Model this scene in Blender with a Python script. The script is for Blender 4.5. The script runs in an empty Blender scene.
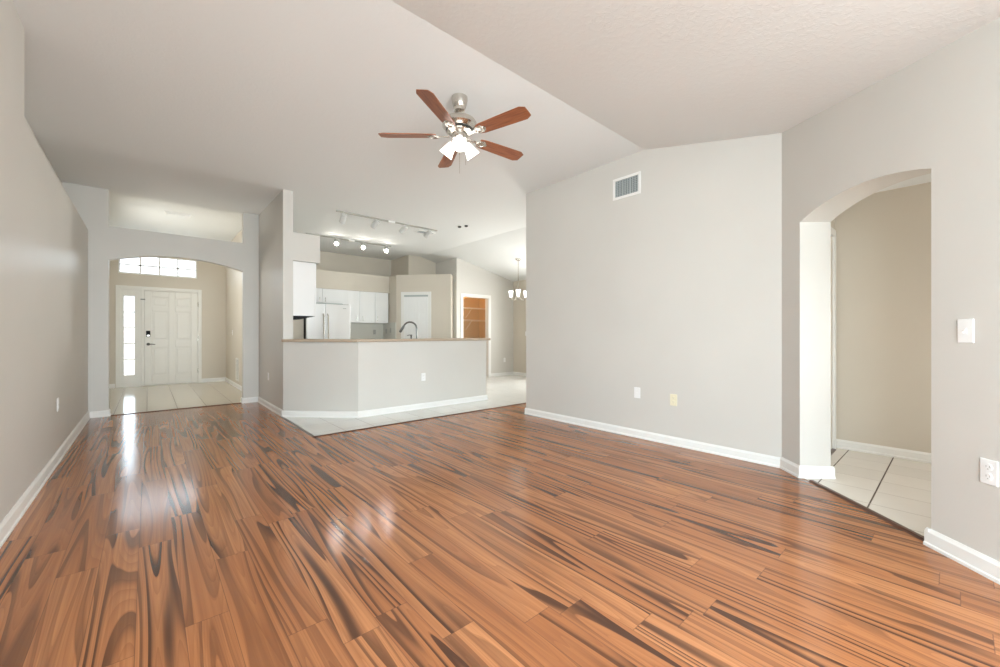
import bpy, bmesh, math, random
from mathutils import Vector, Matrix
random.seed(4)
S = bpy.context.scene
COL = S.collection
# ------------------------------------------------------------------ camera, light, exposure
CAM_H = 1.12
YAW = 0.72002
cd = bpy.data.cameras.new('camera'); cam = bpy.data.objects.new('camera', cd); COL.objects.link(cam)
cd.sensor_width = 36.0; cd.sensor_fit = 'HORIZONTAL'; cd.lens = 36.0 * 401.08 / 1000.0
cd.clip_start = 0.02; cd.clip_end = 100
cam.location = (0, 0, CAM_H); cam.rotation_euler = (math.pi / 2, 0, -YAW)
cd.shift_y = 0.0005
S.camera = cam
S.view_settings.view_transform = 'Standard'; S.view_settings.look = 'None'
S.view_settings.gamma = 1.0; S.view_settings.use_curve_mapping = False
S.view_settings.exposure = 1.6
try:
    S.cycles.use_denoising = True
    S.cycles.max_bounces = 14; S.cycles.diffuse_bounces = 8; S.cycles.glossy_bounces = 5
    S.cycles.transparent_max_bounces = 12
    S.cycles.sample_clamp_indirect = 0.8; S.cycles.use_guiding = True; S.cycles.guiding_training_samples = 32
except Exception:
    pass
SKY = 6.5
w = bpy.data.worlds.new('sky'); S.world = w; w.use_nodes = True
bg = w.node_tree.nodes['Background']; bg.inputs[1].default_value = 2.0
_t = w.node_tree.nodes.new('ShaderNodeTexCoord'); _s = w.node_tree.nodes.new('ShaderNodeSeparateXYZ'); _r = w.node_tree.nodes.new('ShaderNodeValToRGB')
w.node_tree.links.new(_t.outputs['Generated'], _s.inputs[0]); w.node_tree.links.new(_s.outputs[2], _r.inputs[0]); w.node_tree.links.new(_r.outputs[0], bg.inputs[0])
_r.color_ramp.elements[0].position = 0.0; _r.color_ramp.elements[0].color = (0.95, 0.93, 0.88, 1)      # sunlit ground
_r.color_ramp.elements[1].position = 0.04; _r.color_ramp.elements[1].color = (0.90, 0.95, 1.0, 1)      # bright sky

def window_lamp(name, loc, rot, sx, sy, radiance=SKY, col=(0.74, 0.90, 0.985)):
    """area lamp outside one window opening, for the entry glazing and the added windows"""
    d = bpy.data.lights.new(name, 'AREA'); d.shape = 'RECTANGLE'; d.size = sx; d.size_y = sy
    d.energy = math.pi * sx * sy * radiance; d.color = col
    o = bpy.data.objects.new(name, d); COL.objects.link(o); o.location = loc; o.rotation_euler = rot
    return o
window_lamp('fill_rear', (0.7, -3.74, 1.18), (-math.pi / 2, 0, math.pi), 2.4, 2.35, 8.0, (0.82, 0.935, 1.0))  # added fill behind the camera at an invented window, in place of flash
window_lamp('fill_left', (-0.87, -1.9, 1.2), (0, -math.pi / 2, 0), 2.2, 3.0, 5.0)  # added fill through a made-up opening in the left wall
window_lamp('fill_dining', (7.74, 5.9, 1.45), (0, math.pi / 2, 0), 1.3, 1.4, 9.5, (1.0, 0.98, 0.94))  # added lamp brightening the dining corner from an unseen window
window_lamp('daylight_transom', (0.19, 11.75, 2.61), (-math.pi / 2, 0, 0), 1.5, 0.6, 4.0)
window_lamp('daylight_sidelight', (-0.3, 11.75, 1.08), (-math.pi / 2, 0, 0), 0.5, 2.0, 3.0)
window_lamp('fill_foyer', (-0.79, 9.175, 2.0), (0, -math.pi / 2, 0), 0.6, 0.95, 11.0, (1.0, 0.95, 0.86))  # added lamp to lift the foyer; its side window is invented
window_lamp('fill_hall', (4.15, -1.37, 0.95), (-math.pi / 2, 0, math.pi), 1.0, 1.3, 0.9, (1.0, 0.94, 0.86))  # added lamp to brighten the side hall through an invented window

# ------------------------------------------------------------------ materials
def new_mat(name):
    m = bpy.data.materials.new(name); m.use_nodes = True
    nt = m.node_tree; b = nt.nodes['Principled BSDF']
    return m, nt, b
class NB:
    def __init__(s, nt): s.nt = nt
    def node(s, t, **k):
        n = s.nt.nodes.new(t)
        for a, v in k.items(): setattr(n, a, v)
        return n
    def put(s, sock, v):
        if isinstance(v, bpy.types.NodeSocket): s.nt.links.new(v, sock)
        else: sock.default_value = v
    def m(s, op, a, b=None, c=None):
        n = s.node('ShaderNodeMath', operation=op); s.put(n.inputs[0], a)
        if b is not None: s.put(n.inputs[1], b)
        if c is not None: s.put(n.inputs[2], c)
        return n.outputs[0]
    def xyz(s, x, y, z):
        n = s.node('ShaderNodeCombineXYZ'); s.put(n.inputs[0], x); s.put(n.inputs[1], y); s.put(n.inputs[2], z)
        return n.outputs[0]
    def noise(s, vec, scale=1.0, detail=2.0, rough=0.5, dist=0.0):
        n = s.node('ShaderNodeTexNoise'); s.put(n.inputs['Vector'], vec)
        n.inputs['Scale'].default_value = scale; n.inputs['Detail'].default_value = detail
        n.inputs['Roughness'].default_value = rough; n.inputs['Distortion'].default_value = dist
        return n.outputs[0]
    def sstep(s, v, a, b, lo=0.0, hi=1.0):
        n = s.node('ShaderNodeMapRange', interpolation_type='SMOOTHSTEP')
        s.put(n.inputs[0], v); n.inputs[1].default_value = a; n.inputs[2].default_value = b
        n.inputs[3].default_value = lo; n.inputs[4].default_value = hi
        return n.outputs[0]
    def mix(s, f, a, b):
        n = s.node('ShaderNodeMix', data_type='RGBA'); s.put(n.inputs[0], f)
        s.put(n.inputs[6], a if isinstance(a, bpy.types.NodeSocket) else (*a, 1))
        s.put(n.inputs[7], b if isinstance(b, bpy.types.NodeSocket) else (*b, 1))
        return n.outputs[2]
    def bump(s, h, strength, dist, normal_to):
        n = s.node('ShaderNodeBump'); s.put(n.inputs['Height'], h)
        n.inputs['Strength'].default_value = strength; n.inputs['Distance'].default_value = dist
        s.nt.links.new(n.outputs[0], normal_to)
    def obj(s): return s.node('ShaderNodeTexCoord').outputs['Object']

def paint(name, col, rough=0.5, bump=0.0, scale=120.0, dist=0.002, spec=0.5):
    m, nt, b = new_mat(name); nb = NB(nt); p = nb.obj()
    n1 = nb.noise(p, 1.3, 3)
    c = nb.mix(nb.sstep(n1, 0.3, 0.7), tuple(x * 0.985 for x in col), tuple(min(1, x * 1.015) for x in col))
    nt.links.new(c, b.inputs['Base Color'])
    b.inputs['Roughness'].default_value = rough; b.inputs['Specular IOR Level'].default_value = spec
    if bump: nb.bump(nb.noise(p, scale, 3), bump, dist, b.inputs['Normal'])
    return m
def metal(name, col, rough=0.3):
    m, nt, b = new_mat(name); nb = NB(nt); p = nb.obj()
    r = nb.sstep(nb.noise(p, 3, 2), 0.2, 0.8, rough * 0.9, rough * 1.1)
    nt.links.new(r, b.inputs['Roughness'])
    b.inputs['Base Color'].default_value = (*col, 1); b.inputs['Metallic'].default_value = 1.0
    return m
def emit(name, col, strength):
    m, nt, b = new_mat(name)
    b.inputs['Base Color'].default_value = (0.85, 0.85, 0.83, 1)
    b.inputs['Emission Color'].default_value = (*col, 1); b.inputs['Emission Strength'].default_value = strength
    b.inputs['Roughness'].default_value = 0.4
    m.cycles.emission_sampling = 'NONE' if strength < 10 else 'AUTO'
    return m

M = {}
M['wall'] = paint('greige_paint', (0.63, 0.61, 0.57), 0.42, 0.08, 160)
M['beige'] = paint('beige_paint', (0.64, 0.585, 0.50), 0.45, 0.08, 160)
M['tan'] = paint('closet_tan_warm_light', (0.64, 0.47, 0.29), 0.6)  # warm bulb light is partly put into this tan
M['white'] = paint('white_trim_paint', (0.84, 0.835, 0.81), 0.35)
M['door'] = paint('door_paint', (0.80, 0.785, 0.74), 0.35)
M['cab'] = paint('white_cabinet', (0.85, 0.855, 0.85), 0.3)
M['plastic'] = paint('white_plastic', (0.86, 0.86, 0.85), 0.35)
M['ivory'] = paint('ivory_plastic', (0.80, 0.74, 0.55), 0.35)
M['greyplastic'] = paint('grey_plastic', (0.45, 0.45, 0.42), 0.4)
M['trackgrey'] = paint('track_grey', (0.42, 0.41, 0.37), 0.4)
M['headgrey'] = paint('spot_grey', (0.60, 0.60, 0.58), 0.4)
M['black'] = paint('black_metal', (0.008, 0.008, 0.009), 0.5, spec=0.2)
M['dark'] = paint('dark_slot', (0.05, 0.055, 0.055), 0.6)
M['slate'] = paint('grey_slat_paint', (0.42, 0.46, 0.46), 0.4)
M['counter'] = paint('bar_laminate', (0.46, 0.37, 0.28), 0.25)
M['bs'] = paint('backsplash_tile', (0.72, 0.72, 0.66), 0.2)
M['nickel'] = metal('brushed_nickel', (0.62, 0.59, 0.54), 0.25)
M['steel'] = metal('stainless_steel', (0.82, 0.83, 0.84), 0.36)
M['chrome'] = metal('faucet_steel', (0.20, 0.20, 0.195), 0.3)
M['bronze'] = metal('dark_hardware', (0.10, 0.095, 0.09), 0.3)
M['shade'] = emit('lit_fan_glass', (1.0, 0.97, 0.92), 1.2)
M['cshade'] = emit('lit_chandelier_glass', (1.0, 0.98, 0.94), 1.0)
M['lamp'] = emit('lit_spot_lens', (1.0, 0.94, 0.84), 80.0)
M['warm'] = emit('lit_closet_bulb', (1.0, 0.56, 0.20), 60.0)
M['threshold'] = paint('threshold_brown', (0.09, 0.035, 0.018), 0.3)

def ceiling_mat():
    m, nt, b = new_mat('textured_ceiling'); nb = NB(nt); p = nb.obj()
    b.inputs['Base Color'].default_value = (0.785, 0.80, 0.795, 1); b.inputs['Roughness'].default_value = 0.75
    h = nb.m('ADD', nb.sstep(nb.noise(p, 26, 4, 0.6, 0.6), 0.45, 0.62), nb.m('MULTIPLY', nb.noise(p, 90, 2), 0.3))
    nb.bump(h, 0.15, 0.003, b.inputs['Normal'])
    return m
M['ceiling'] = ceiling_mat()

def wood_floor():
    m, nt, b = new_mat('laminate_planks'); nb = NB(nt)
    sp = nb.node('ShaderNodeSeparateXYZ'); nt.links.new(nb.obj(), sp.inputs[0])
    x, y = sp.outputs[0], sp.outputs[1]
    W, L = 0.1415, 1.22
    xs = nb.m('DIVIDE', nb.m('ADD', x, 0.319), W)
    ix = nb.m('FLOOR', xs); fx = nb.m('SUBTRACT', xs, ix)
    wn = nb.node('ShaderNodeTexWhiteNoise', noise_dimensions='1D'); nt.links.new(ix, wn.inputs['W'])
    ys = nb.m('DIVIDE', nb.m('ADD', y, nb.m('MULTIPLY', wn.outputs[0], 3.7)), L)
    iy = nb.m('FLOOR', ys); fy = nb.m('SUBTRACT', ys, iy)
    w2 = nb.node('ShaderNodeTexWhiteNoise', noise_dimensions='2D'); nt.links.new(nb.xyz(ix, iy, 0.0), w2.inputs['Vector'])
    sc = nb.node('ShaderNodeSeparateColor'); nt.links.new(w2.outputs['Color'], sc.inputs[0])
    r1, r2, r3 = sc.outputs
    # grain contours, stretched along the plank
    gx = nb.m('MULTIPLY_ADD', x, 7.0, nb.m('MULTIPLY', r1, 50.0))
    gy = nb.m('MULTIPLY_ADD', y, 0.29, nb.m('MULTIPLY', r2, 50.0))
    wob = nb.noise(nb.xyz(nb.m('MULTIPLY', gx, 0.55), nb.m('MULTIPLY', gy, 2.4), r3), 1.0, 1.0)
    big = nb.noise(nb.xyz(nb.m('MULTIPLY_ADD', wob, 0.42, gx), gy, r3), 1.0, 1.0, 0.4)
    ph = nb.m('ADD', nb.m('MULTIPLY', big, 10.0), nb.m('MULTIPLY', fx, nb.m('MULTIPLY_ADD', r2, 3.0, -1.5)))
    fr_ = nb.m('FRACT', ph)
    band = nb.m('MULTIPLY', nb.m('POWER', fr_, 2.6), nb.sstep(fr_, 0.93, 1.0, 1, 0))
    fineband = nb.m('FRACT', nb.m('MULTIPLY', ph, 4.0))
    streak = nb.noise(nb.xyz(nb.m('MULTIPLY', gx, 11.0), nb.m('MULTIPLY', gy, 2.5), r3), 1.0, 3.0, 0.6)
    mask = nb.sstep(nb.noise(nb.xyz(nb.m('MULTIPLY', gx, 0.8), nb.m('MULTIPLY', gy, 1.2), nb.m('ADD', r3, 7.0)), 1.0, 1.0), 0.36, 0.64)
    tone = nb.mix(r3, (0.40, 0.156, 0.060), (0.55, 0.236, 0.098))
    tone = nb.mix(nb.sstep(streak, 0.35, 0.7), nb.mix(0.4, tone, (0.24, 0.088, 0.04)), tone)
    tone = nb.mix(nb.m('MULTIPLY', nb.m('POWER', fineband, 2.0), 0.35), tone, (0.22, 0.08, 0.036))
    dark = nb.m('MULTIPLY', nb.sstep(band, 0.04, 0.55), nb.m('MULTIPLY_ADD', mask, 0.66, 0.30))
    tone = nb.mix(dark, tone, (0.062, 0.026, 0.015))
    # joints
    ex = nb.m('MINIMUM', fx, nb.m('SUBTRACT', 1.0, fx)); ey = nb.m('MINIMUM', fy, nb.m('SUBTRACT', 1.0, fy))
    jx = nb.sstep(ex, 0.004, 0.014, 1, 0); jy = nb.sstep(ey, 0.0006, 0.002, 1, 0)
    j = nb.m('MAXIMUM', jx, jy)
    tone = nb.mix(nb.m('MULTIPLY', j, 0.55), tone, (0.10, 0.05, 0.03))
    nt.links.new(tone, b.inputs['Base Color'])
    rg = nb.sstep(nb.noise(nb.xyz(nb.m('MULTIPLY', x, 3.0), nb.m('MULTIPLY', y, 3.0), 0.0), 1.0, 3), 0.2, 0.8, 0.14, 0.17)
    nt.links.new(rg, b.inputs['Roughness']); b.inputs['Specular IOR Level'].default_value = 0.42
    nb.bump(nb.m('MULTIPLY', j, -1.0), 0.12, 0.001, b.inputs['Normal'])
    return m
M['wood'] = wood_floor()

def tile_floor(name, px, py, x0, y0, col, gx_col, gy_col, gw=0.006, rough=0.12):
    m, nt, b = new_mat(name); nb = NB(nt)
    sp = nb.node('ShaderNodeSeparateXYZ'); o = nb.obj(); nt.links.new(o, sp.inputs[0])
    def line(c, o0, p):
        s_ = nb.m('DIVIDE', nb.m('SUBTRACT', c, o0), p)
        f_ = nb.m('SUBTRACT', s_, nb.m('FLOOR', s_))
        e = nb.m('MULTIPLY', nb.m('MINIMUM', f_, nb.m('SUBTRACT', 1.0, f_)), p)
        return nb.sstep(e, gw * 0.4, gw * 0.7, 1, 0), nb.m('FLOOR', s_)
    lx, ix = line(sp.outputs[0], x0, px); ly, iy = line(sp.outputs[1], y0, py)
    w2 = nb.node('ShaderNodeTexWhiteNoise', noise_dimensions='2D'); nt.links.new(nb.xyz(ix, iy, 0.0), w2.inputs['Vector'])
    mott = nb.m('MULTIPLY_ADD', nb.noise(o, 9, 4), 0.5, nb.m('MULTIPLY', w2.outputs[0], 0.5))
    c = nb.mix(mott, tuple(v * 0.93 for v in col), tuple(min(1, v * 1.05) for v in col))
    c = nb.mix(ly, c, gy_col); c = nb.mix(lx, c, gx_col)
    nt.links.new(c, b.inputs['Base Color'])
    g = nb.m('MAXIMUM', lx, ly)
    nt.links.new(nb.m('MULTIPLY_ADD', g, 0.5, rough), b.inputs['Roughness'])
    nb.bump(nb.m('MULTIPLY', g, -1.0), 0.3, 0.002, b.inputs['Normal'])
    return m
M['tile_foyer'] = tile_floor('foyer_tile', 0.3475, 9.0, -0.014, 6.0, (0.70, 0.65, 0.56), (0.13, 0.10, 0.08), (0.68, 0.63, 0.54), 0.009)
M['tile_kitchen'] = tile_floor('kitchen_tile', 0.3475, 0.42, 1.72, 5.22, (0.80, 0.80, 0.77), (0.30, 0.29, 0.27), (0.36, 0.35, 0.33), 0.009)
M['tile_hall'] = tile_floor('hall_tile', 0.302, 0.309, 3.585, 0.382, (0.80, 0.75, 0.68), (0.42, 0.37, 0.32), (0.10, 0.07, 0.05), 0.008, 0.2)

def blade_wood():
    m, nt, b = new_mat('fan_blade_wood'); nb = NB(nt)
    sp = nb.node('ShaderNodeSeparateXYZ'); nt.links.new(nb.obj(), sp.inputs[0])
    n = nb.noise(nb.xyz(nb.m('MULTIPLY', sp.outputs[0], 5), nb.m('MULTIPLY', sp.outputs[1], 60), 0.0), 1.0, 3)
    c = nb.mix(nb.sstep(n, 0.3, 0.75), (0.33, 0.115, 0.048), (0.19, 0.06, 0.026))
    nt.links.new(c, b.inputs['Base Color']); b.inputs['Roughness'].default_value = 0.3
    return m
M['blade'] = blade_wood()
def glass(name='window_glass', tint=(0.95, 0.96, 0.96)):
    m = bpy.data.materials.new(name); m.use_nodes = True; nt = m.node_tree; nt.nodes.clear()
    out = nt.nodes.new('ShaderNodeOutputMaterial'); mx = nt.nodes.new('ShaderNodeMixShader')
    t = nt.nodes.new('ShaderNodeBsdfTransparent'); t.inputs[0].default_value = (*tint, 1)
    g = nt.nodes.new('ShaderNodeBsdfGlossy'); g.inputs['Roughness'].default_value = 0.02
    mx.inputs[0].default_value = 0.06
    nt.links.new(t.outputs[0], mx.inputs[1]); nt.links.new(g.outputs[0], mx.inputs[2]); nt.links.new(mx.outputs[0], out.inputs[0])
    return m
M['glass'] = glass()
M['obscure'] = glass('obscure_glass', (0.64, 0.65, 0.66))

# ------------------------------------------------------------------ mesh helpers
class MB:
    def __init__(s): s.bm = bmesh.new()
    def box(s, x0, x1, y0, y1, z0, z1, mat=None):
        vs = [Vector((x, y, z)) for x in (x0, x1) for y in (y0, y1) for z in (z0, z1)]
        if mat is not None: vs = [mat @ v for v in vs]
        v = [s.bm.verts.new(p) for p in vs]
        for f in ((0, 1, 3, 2), (4, 6, 7, 5), (0, 4, 5, 1), (2, 3, 7, 6), (0, 2, 6, 4), (1, 5, 7, 3)):
            s.bm.faces.new([v[i] for i in f])
        return s
    def prism(s, pts, vec):
        a = [s.bm.verts.new(p) for p in pts]; vec = Vector(vec)
        b = [s.bm.verts.new(Vector(p) + vec) for p in pts]; n = len(pts)
        s.bm.faces.new(list(reversed(a))); s.bm.faces.new(b)
        for i in range(n):
            j = (i + 1) % n; s.bm.faces.new([a[i], a[j], b[j], b[i]])
        return s
    def lathe(s, prof, seg=32, mat=None, closed=False):
        mat = mat or Matrix.Identity(4); rings = []
        for r, z in prof:
            if r < 1e-6: rings.append([s.bm.verts.new(mat @ Vector((0, 0, z)))])
            else: rings.append([s.bm.verts.new(mat @ Vector((r * math.cos(2 * math.pi * k / seg), r * math.sin(2 * math.pi * k / seg), z))) for k in range(seg)])
        for a, b in zip(rings, rings[1:]):
            if len(a) == 1 and len(b) == 1: continue
            for k in range(seg):
                j = (k + 1) % seg
                if len(a) == 1: f = [a[0], b[j], b[k]]
                elif len(b) == 1: f = [a[k], a[j], b[0]]
                else: f = [a[k], a[j], b[j], b[k]]
                s.bm.faces.new(f)
        return s
    def tube(s, pts, r, seg=12, cap=True):
        pts = [Vector(p) for p in pts]; rings = []
        rr = r if isinstance(r, (list, tuple)) else [r] * len(pts)
        prev = None
        for i, p in enumerate(pts):
            d = (pts[min(i + 1, len(pts) - 1)] - pts[max(i - 1, 0)]).normalized()
            if prev is None:
                u = d.orthogonal().normalized()
            else:
                u = (prev - d * prev.dot(d)).normalized()
            prev = u; v = d.cross(u)
            rings.append([s.bm.verts.new(p + (u * math.cos(2 * math.pi * k / seg) + v * math.sin(2 * math.pi * k / seg)) * rr[i]) for k in range(seg)])
        for a, b in zip(rings, rings[1:]):
            for k in range(seg):
                j = (k + 1) % seg; s.bm.faces.new([a[k], a[j], b[j], b[k]])
        if cap:
            s.bm.faces.new(list(reversed(rings[0]))); s.bm.faces.new(rings[-1])
        return s
    def build(s, name, mat, parent=None, bevel=0.0, smooth=False, loc=None):
        bmesh.ops.recalc_face_normals(s.bm, faces=s.bm.faces)
        me = bpy.data.meshes.new(name); s.bm.to_mesh(me); s.bm.free()
        me.materials.append(M[mat] if isinstance(mat, str) else mat)
        o = bpy.data.objects.new(name, me); COL.objects.link(o)
        if parent: o.parent = parent
        if loc: o.location = loc
        if bevel:
            md = o.modifiers.new('bevel', 'BEVEL'); md.width = bevel; md.segments = 2; md.limit_method = 'ANGLE'
        if smooth:
            for p in me.polygons: p.use_smooth = True
            try: me.set_sharp_from_angle(angle=math.radians(35))
            except Exception: pass
        return o
def tag(o, label=None, cat=None, group=None, kind=None):
    if label: o['label'] = label
    if cat: o['category'] = cat
    if group: o['group'] = group
    if kind: o['kind'] = kind
    return o
def empty(name, loc, rz=0.0, label=None, cat=None, group=None):
    o = bpy.data.objects.new(name, None); COL.objects.link(o); o.location = loc; o.rotation_euler = (0, 0, rz)
    o.empty_display_size = 0.05
    return tag(o, label, cat, group)
def copy_tree(o, parent=None):
    c = o.copy(); COL.objects.link(c)
    if parent: c.parent = parent
    for ch in list(o.children): copy_tree(ch, c)
    return c
def struct(o, label, cat='wall'):
    return tag(o, label, cat, kind='structure')

# ------------------------------------------------------------------ key dimensions (metres)
XL, XR, YA, ZC = -0.6, 3.983, 7.62, 3.085          # left wall, right wall, foyer arch wall, ceiling
R2 = math.sqrt(0.5)
D0 = Vector((3.983, 0.968, 0)); DS = Vector((-R2, -R2, 0)); DN = Vector((R2, -R2, 0))    # diagonal wall frame
def dg(s_, n_, z_): return D0 + DS * s_ + DN * n_ + Vector((0, 0, z_))

# ------------------------------------------------------------------ floors
f = MB().prism([(-0.75, -3.7, -0.08), (2.5, -3.7, -0.08), (2.5, -0.55, -0.08), (2.62, -0.42, -0.08), (4.02, 0.98, -0.08), (4.05, 3.97, -0.08), (7.7, 3.97, -0.08), (7.7, 4.61, -0.08),
                (1.35, 4.61, -0.08), (1.35, 7.655, -0.08), (-0.75, 7.655, -0.08)], (0, 0, 0.08)).build('floor', 'wood')
struct(f, 'glossy reddish brown laminate plank floor with dark streaks', 'floor')
f = MB().prism([(1.35, 4.61, -0.08), (7.7, 4.61, -0.08), (7.7, 10.0, -0.08), (1.46, 10.0, -0.08), (1.46, 7.66, -0.08), (1.35, 7.66, -0.08)], (0, 0, 0.08)).build('floor_kitchen', 'tile_kitchen')
struct(f, 'pale ceramic tile floor around the breakfast bar', 'floor')
f = MB().box(-0.75, 1.46, 7.66, 11.8, -0.08, 0.0).build('floor_foyer', 'tile_foyer')
struct(f, 'cream ceramic tile floor in front of the front door', 'floor')
f = MB().prism([(2.62, -0.425, -0.08), (2.9, -1.2, -0.08), (5.2, -1.2, -0.08), (5.2, 0.92, -0.08), (4.03, 0.985, -0.08)], (0, 0, 0.08)).build('floor_hall', 'tile_hall')
struct(f, 'cream tile floor with dark grout beyond the arched hall opening', 'floor')
# thresholds
def strip(name, a, b, wdt, lab, h=0.009):
    a = Vector(a); b = Vector(b); d = (b - a).normalized(); n = Vector((-d.y, d.x, 0))
    p = [a - n * wdt / 2, a - n * wdt * 0.25 + Vector((0, 0, h)), a + n * wdt * 0.25 + Vector((0, 0, h)), a + n * wdt / 2]
    return struct(MB().prism(p, b - a).build(name, 'threshold'), lab, 'trim')
strip('trim_1', (-0.39, 7.655, 0), (1.145, 7.655, 0), 0.035, 'dark brown transition strip at the foyer tile edge')
strip('trim_2', (1.35, 4.61, 0), (7.5, 4.61, 0), 0.03, 'brown transition strip along the front edge of the kitchen tile')
strip('trim_3', (1.35, 6.0, 0), (1.35, 4.61, 0), 0.03, 'brown transition strip along the left edge of the kitchen tile')
a, b = dg(0.306, 0.03, 0), dg(1.238, 0.03, 0)
strip('trim_4', a, b, 0.045, 'dark brown transition strip under the hall arch', 0.012)

# ------------------------------------------------------------------ ceiling
SL = 0.23; YF = 2.2 - (ZC - 2.44) / SL
def ceil_prof(x0, x1, y1):
    return [(x0, -3.75, 2.44), (x0, YF, 2.44), (x0, 2.2, ZC), (x0, y1, ZC), (x0, y1, ZC + 0.1), (x0, 2.2, ZC + 0.1), (x0, YF, 2.54), (x0, -3.75, 2.54)], (x1 - x0, 0, 0)
cb = MB(); cb.prism(*ceil_prof(-1.0, 1.45, 7.74)); cb.prism(*ceil_prof(1.45, 4.14, 4.0))
cb.box(1.45, 5.2, 4.0, 10.0, ZC, ZC + 0.1)
cb.prism([(5.2, 3.9, ZC), (7.7, 3.9, ZC - 0.224 * 2.5), (7.7, 3.9, ZC - 0.224 * 2.5 + 0.1), (5.2, 3.9, ZC + 0.1)], (0, 6.1, 0))
c = cb.build('ceiling', 'ceiling'); struct(c, 'vaulted white textured ceiling with a ridge crossing the room', 'ceiling')
c = MB().box(-1.0, 1.5, 7.74, 11.75, 3.2, 3.3).build('ceiling_foyer', 'ceiling'); struct(c, 'flat ceiling above the foyer', 'ceiling')
c = MB().prism([(2.75, -0.62, 2.44), (2.9, -1.2, 2.44), (5.2, -1.2, 2.44), (5.2, 0.92, 2.44), (4.13, 0.92, 2.44)], (0, 0, 0.05)).build('ceiling_hall', 'ceiling')
struct(c, 'low flat ceiling in the side hall', 'ceiling')

# ------------------------------------------------------------------ walls
wl = MB()
wl.box(-0.84, XL, -0.4, 7.62, 0, 2.5)                  # lower wall, niche shelf on top
wl.box(-0.84, XL, -0.4, 3.965, 2.5, ZC + 0.02)
wl.box(-0.96, -0.84, -0.4, 7.75, 0, ZC + 0.05)          # niche back
wl.box(-0.84, XL, -3.72, -3.4, 0, 2.5); wl.box(-0.84, XL, -3.4, -0.4, 0, 0.1); wl.box(-0.84, XL, -3.4, -0.4, 2.3, 2.6)
struct(wl.build('wall_left', 'wall'), 'long greige left wall with a recessed plant shelf high up')

def arc(x0, x1, z0, rise, n=24):
    c_ = (x1 - x0) / 2; r = (c_ * c_ + rise * rise) / (2 * rise); zc = z0 + rise - r; xm = (x0 + x1) / 2
    return [(x0 + (x1 - x0) * k / n, zc + math.sqrt(max(0, r * r - (x0 + (x1 - x0) * k / n - xm) ** 2))) for k in range(n + 1)]
AX0, AX1 = -0.405, 1.155
wa = MB()
wa.box(-0.85, AX0, YA, YA + 0.12, 0, 3.19); wa.box(AX1, 1.5, YA, YA + 0.12, 0, 3.19)
ap = arc(AX0, AX1, 2.135, 0.125)
wa.prism([(AX0, YA, 2.59)] + [(x, YA, z) for x, z in ap] + [(AX1, YA, 2.59)], (0, 0.12, 0))
struct(wa.build('wall_arch', 'wall'), 'greige wall with a wide shallow arch into the foyer and an open shelf above')

ww = MB(); ww.box(1.375, 1.5, 6.03, 7.62, 0, ZC + 0.02); ww.box(1.41, 1.5, 7.74, 11.7, 0, 3.25); ww.box(1.5, 1.855, 6.03, 9.0, 2.135, 2.525)
struct(ww.build('wall_wing', 'wall'), 'greige wing wall end beside the breakfast bar with a soffit box over the cabinet')

wr = MB(); wr.box(XR, XR + 0.12, 0.968, 3.985, 0, ZC + 0.02); wr.box(XR + 0.12, 7.7, 3.865, 3.985, 0, ZC + 0.02)
struct(wr.build('wall_right', 'wall'), 'large plain greige right wall carrying a square air vent')

S0, S1, T = 0.222, 1.241, 0.23
wd = MB()
def dprism(poly): wd.prism([dg(s_, 0, z_) for s_, z_ in poly], DN * T)
dprism([(0, 0), (S0, 0), (S0, 3.0), (0, 3.0)])
ad = arc(S0, S1, 1.993, 0.09)
dprism([(S0, 3.0)] + [(s_, z_) for s_, z_ in ad] + [(S1, 3.0)])
dprism([(S1, 0), (2.27, 0), (2.27, 3.0), (S1, 3.0)])
wd.prism([D0, D0 + Vector((0.12, 0.005, 0)), dg(0, T, 0)], (0, 0, 3.0))
struct(wd.build('wall_diagonal', 'wall'), 'angled greige wall with an arched opening to the side hall')

wh = MB(); wh.box(5.11, 5.2, -1.2, 0.92, 0, 2.5); wh.box(4.13, 4.2, 0.80, 0.92, 0, 2.5); wh.box(4.95, 5.11, 0.80, 0.92, 0, 2.5); wh.box(4.2, 4.95, 0.80, 0.92, 2.06, 2.5); wh.box(2.7, 3.65, -1.3, -1.2, 0, 2.5); wh.box(4.65, 5.2, -1.3, -1.2, 0, 2.5); wh.box(3.65, 4.65, -1.3, -1.2, 0, 0.3); wh.box(3.65, 4.65, -1.3, -1.2, 1.6, 2.5)
struct(wh.build('wall_hall', 'beige'), 'beige wall at the back of the side hall')

wb = MB()
wb.box(-0.85, -0.5, -3.72, -3.6, 0, 2.5); wb.box(1.9, 2.55, -3.72, -3.6, 0, 2.5); wb.box(-0.5, 1.9, -3.72, -3.6, 2.35, 2.5)
wb.box(2.4, 2.52, -3.6, -0.62, 0, 2.5)
struct(wb.build('wall_rear', 'wall'), 'greige rear wall with added patio glazing')

wf = MB()   # front door wall and the foyer's left side
wf.box(-0.75, -0.505, 11.55, 11.7, 0, 3.25); wf.box(0.895, 1.45, 11.55, 11.7, 0, 3.25)
wf.box(-0.505, 0.895, 11.55, 11.7, 2.135, 2.395); wf.box(-0.505, -0.47, 11.55, 11.7, 2.395, 2.82); wf.box(0.845, 0.895, 11.55, 11.7, 2.395, 2.82); wf.box(-0.505, 0.895, 11.55, 11.7, 2.82, 3.25)
wf.box(-0.75, -0.63, 7.74, 8.7, 0, 3.25); wf.box(-0.75, -0.63, 9.65, 11.55, 0, 3.25); wf.box(-0.75, -0.63, 8.7, 9.65, 0, 1.7); wf.box(-0.75, -0.63, 8.7, 9.65, 2.3, 3.25)
struct(wf.build('wall_foyer', 'beige'), 'beige foyer walls around the front door')
wfr = MB(); wfr.box(1.395, 1.41, 7.74, 11.55, 0, 3.2)
struct(wfr.build('wall_foyer_right', 'beige'), 'beige right wall of the foyer')

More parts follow.
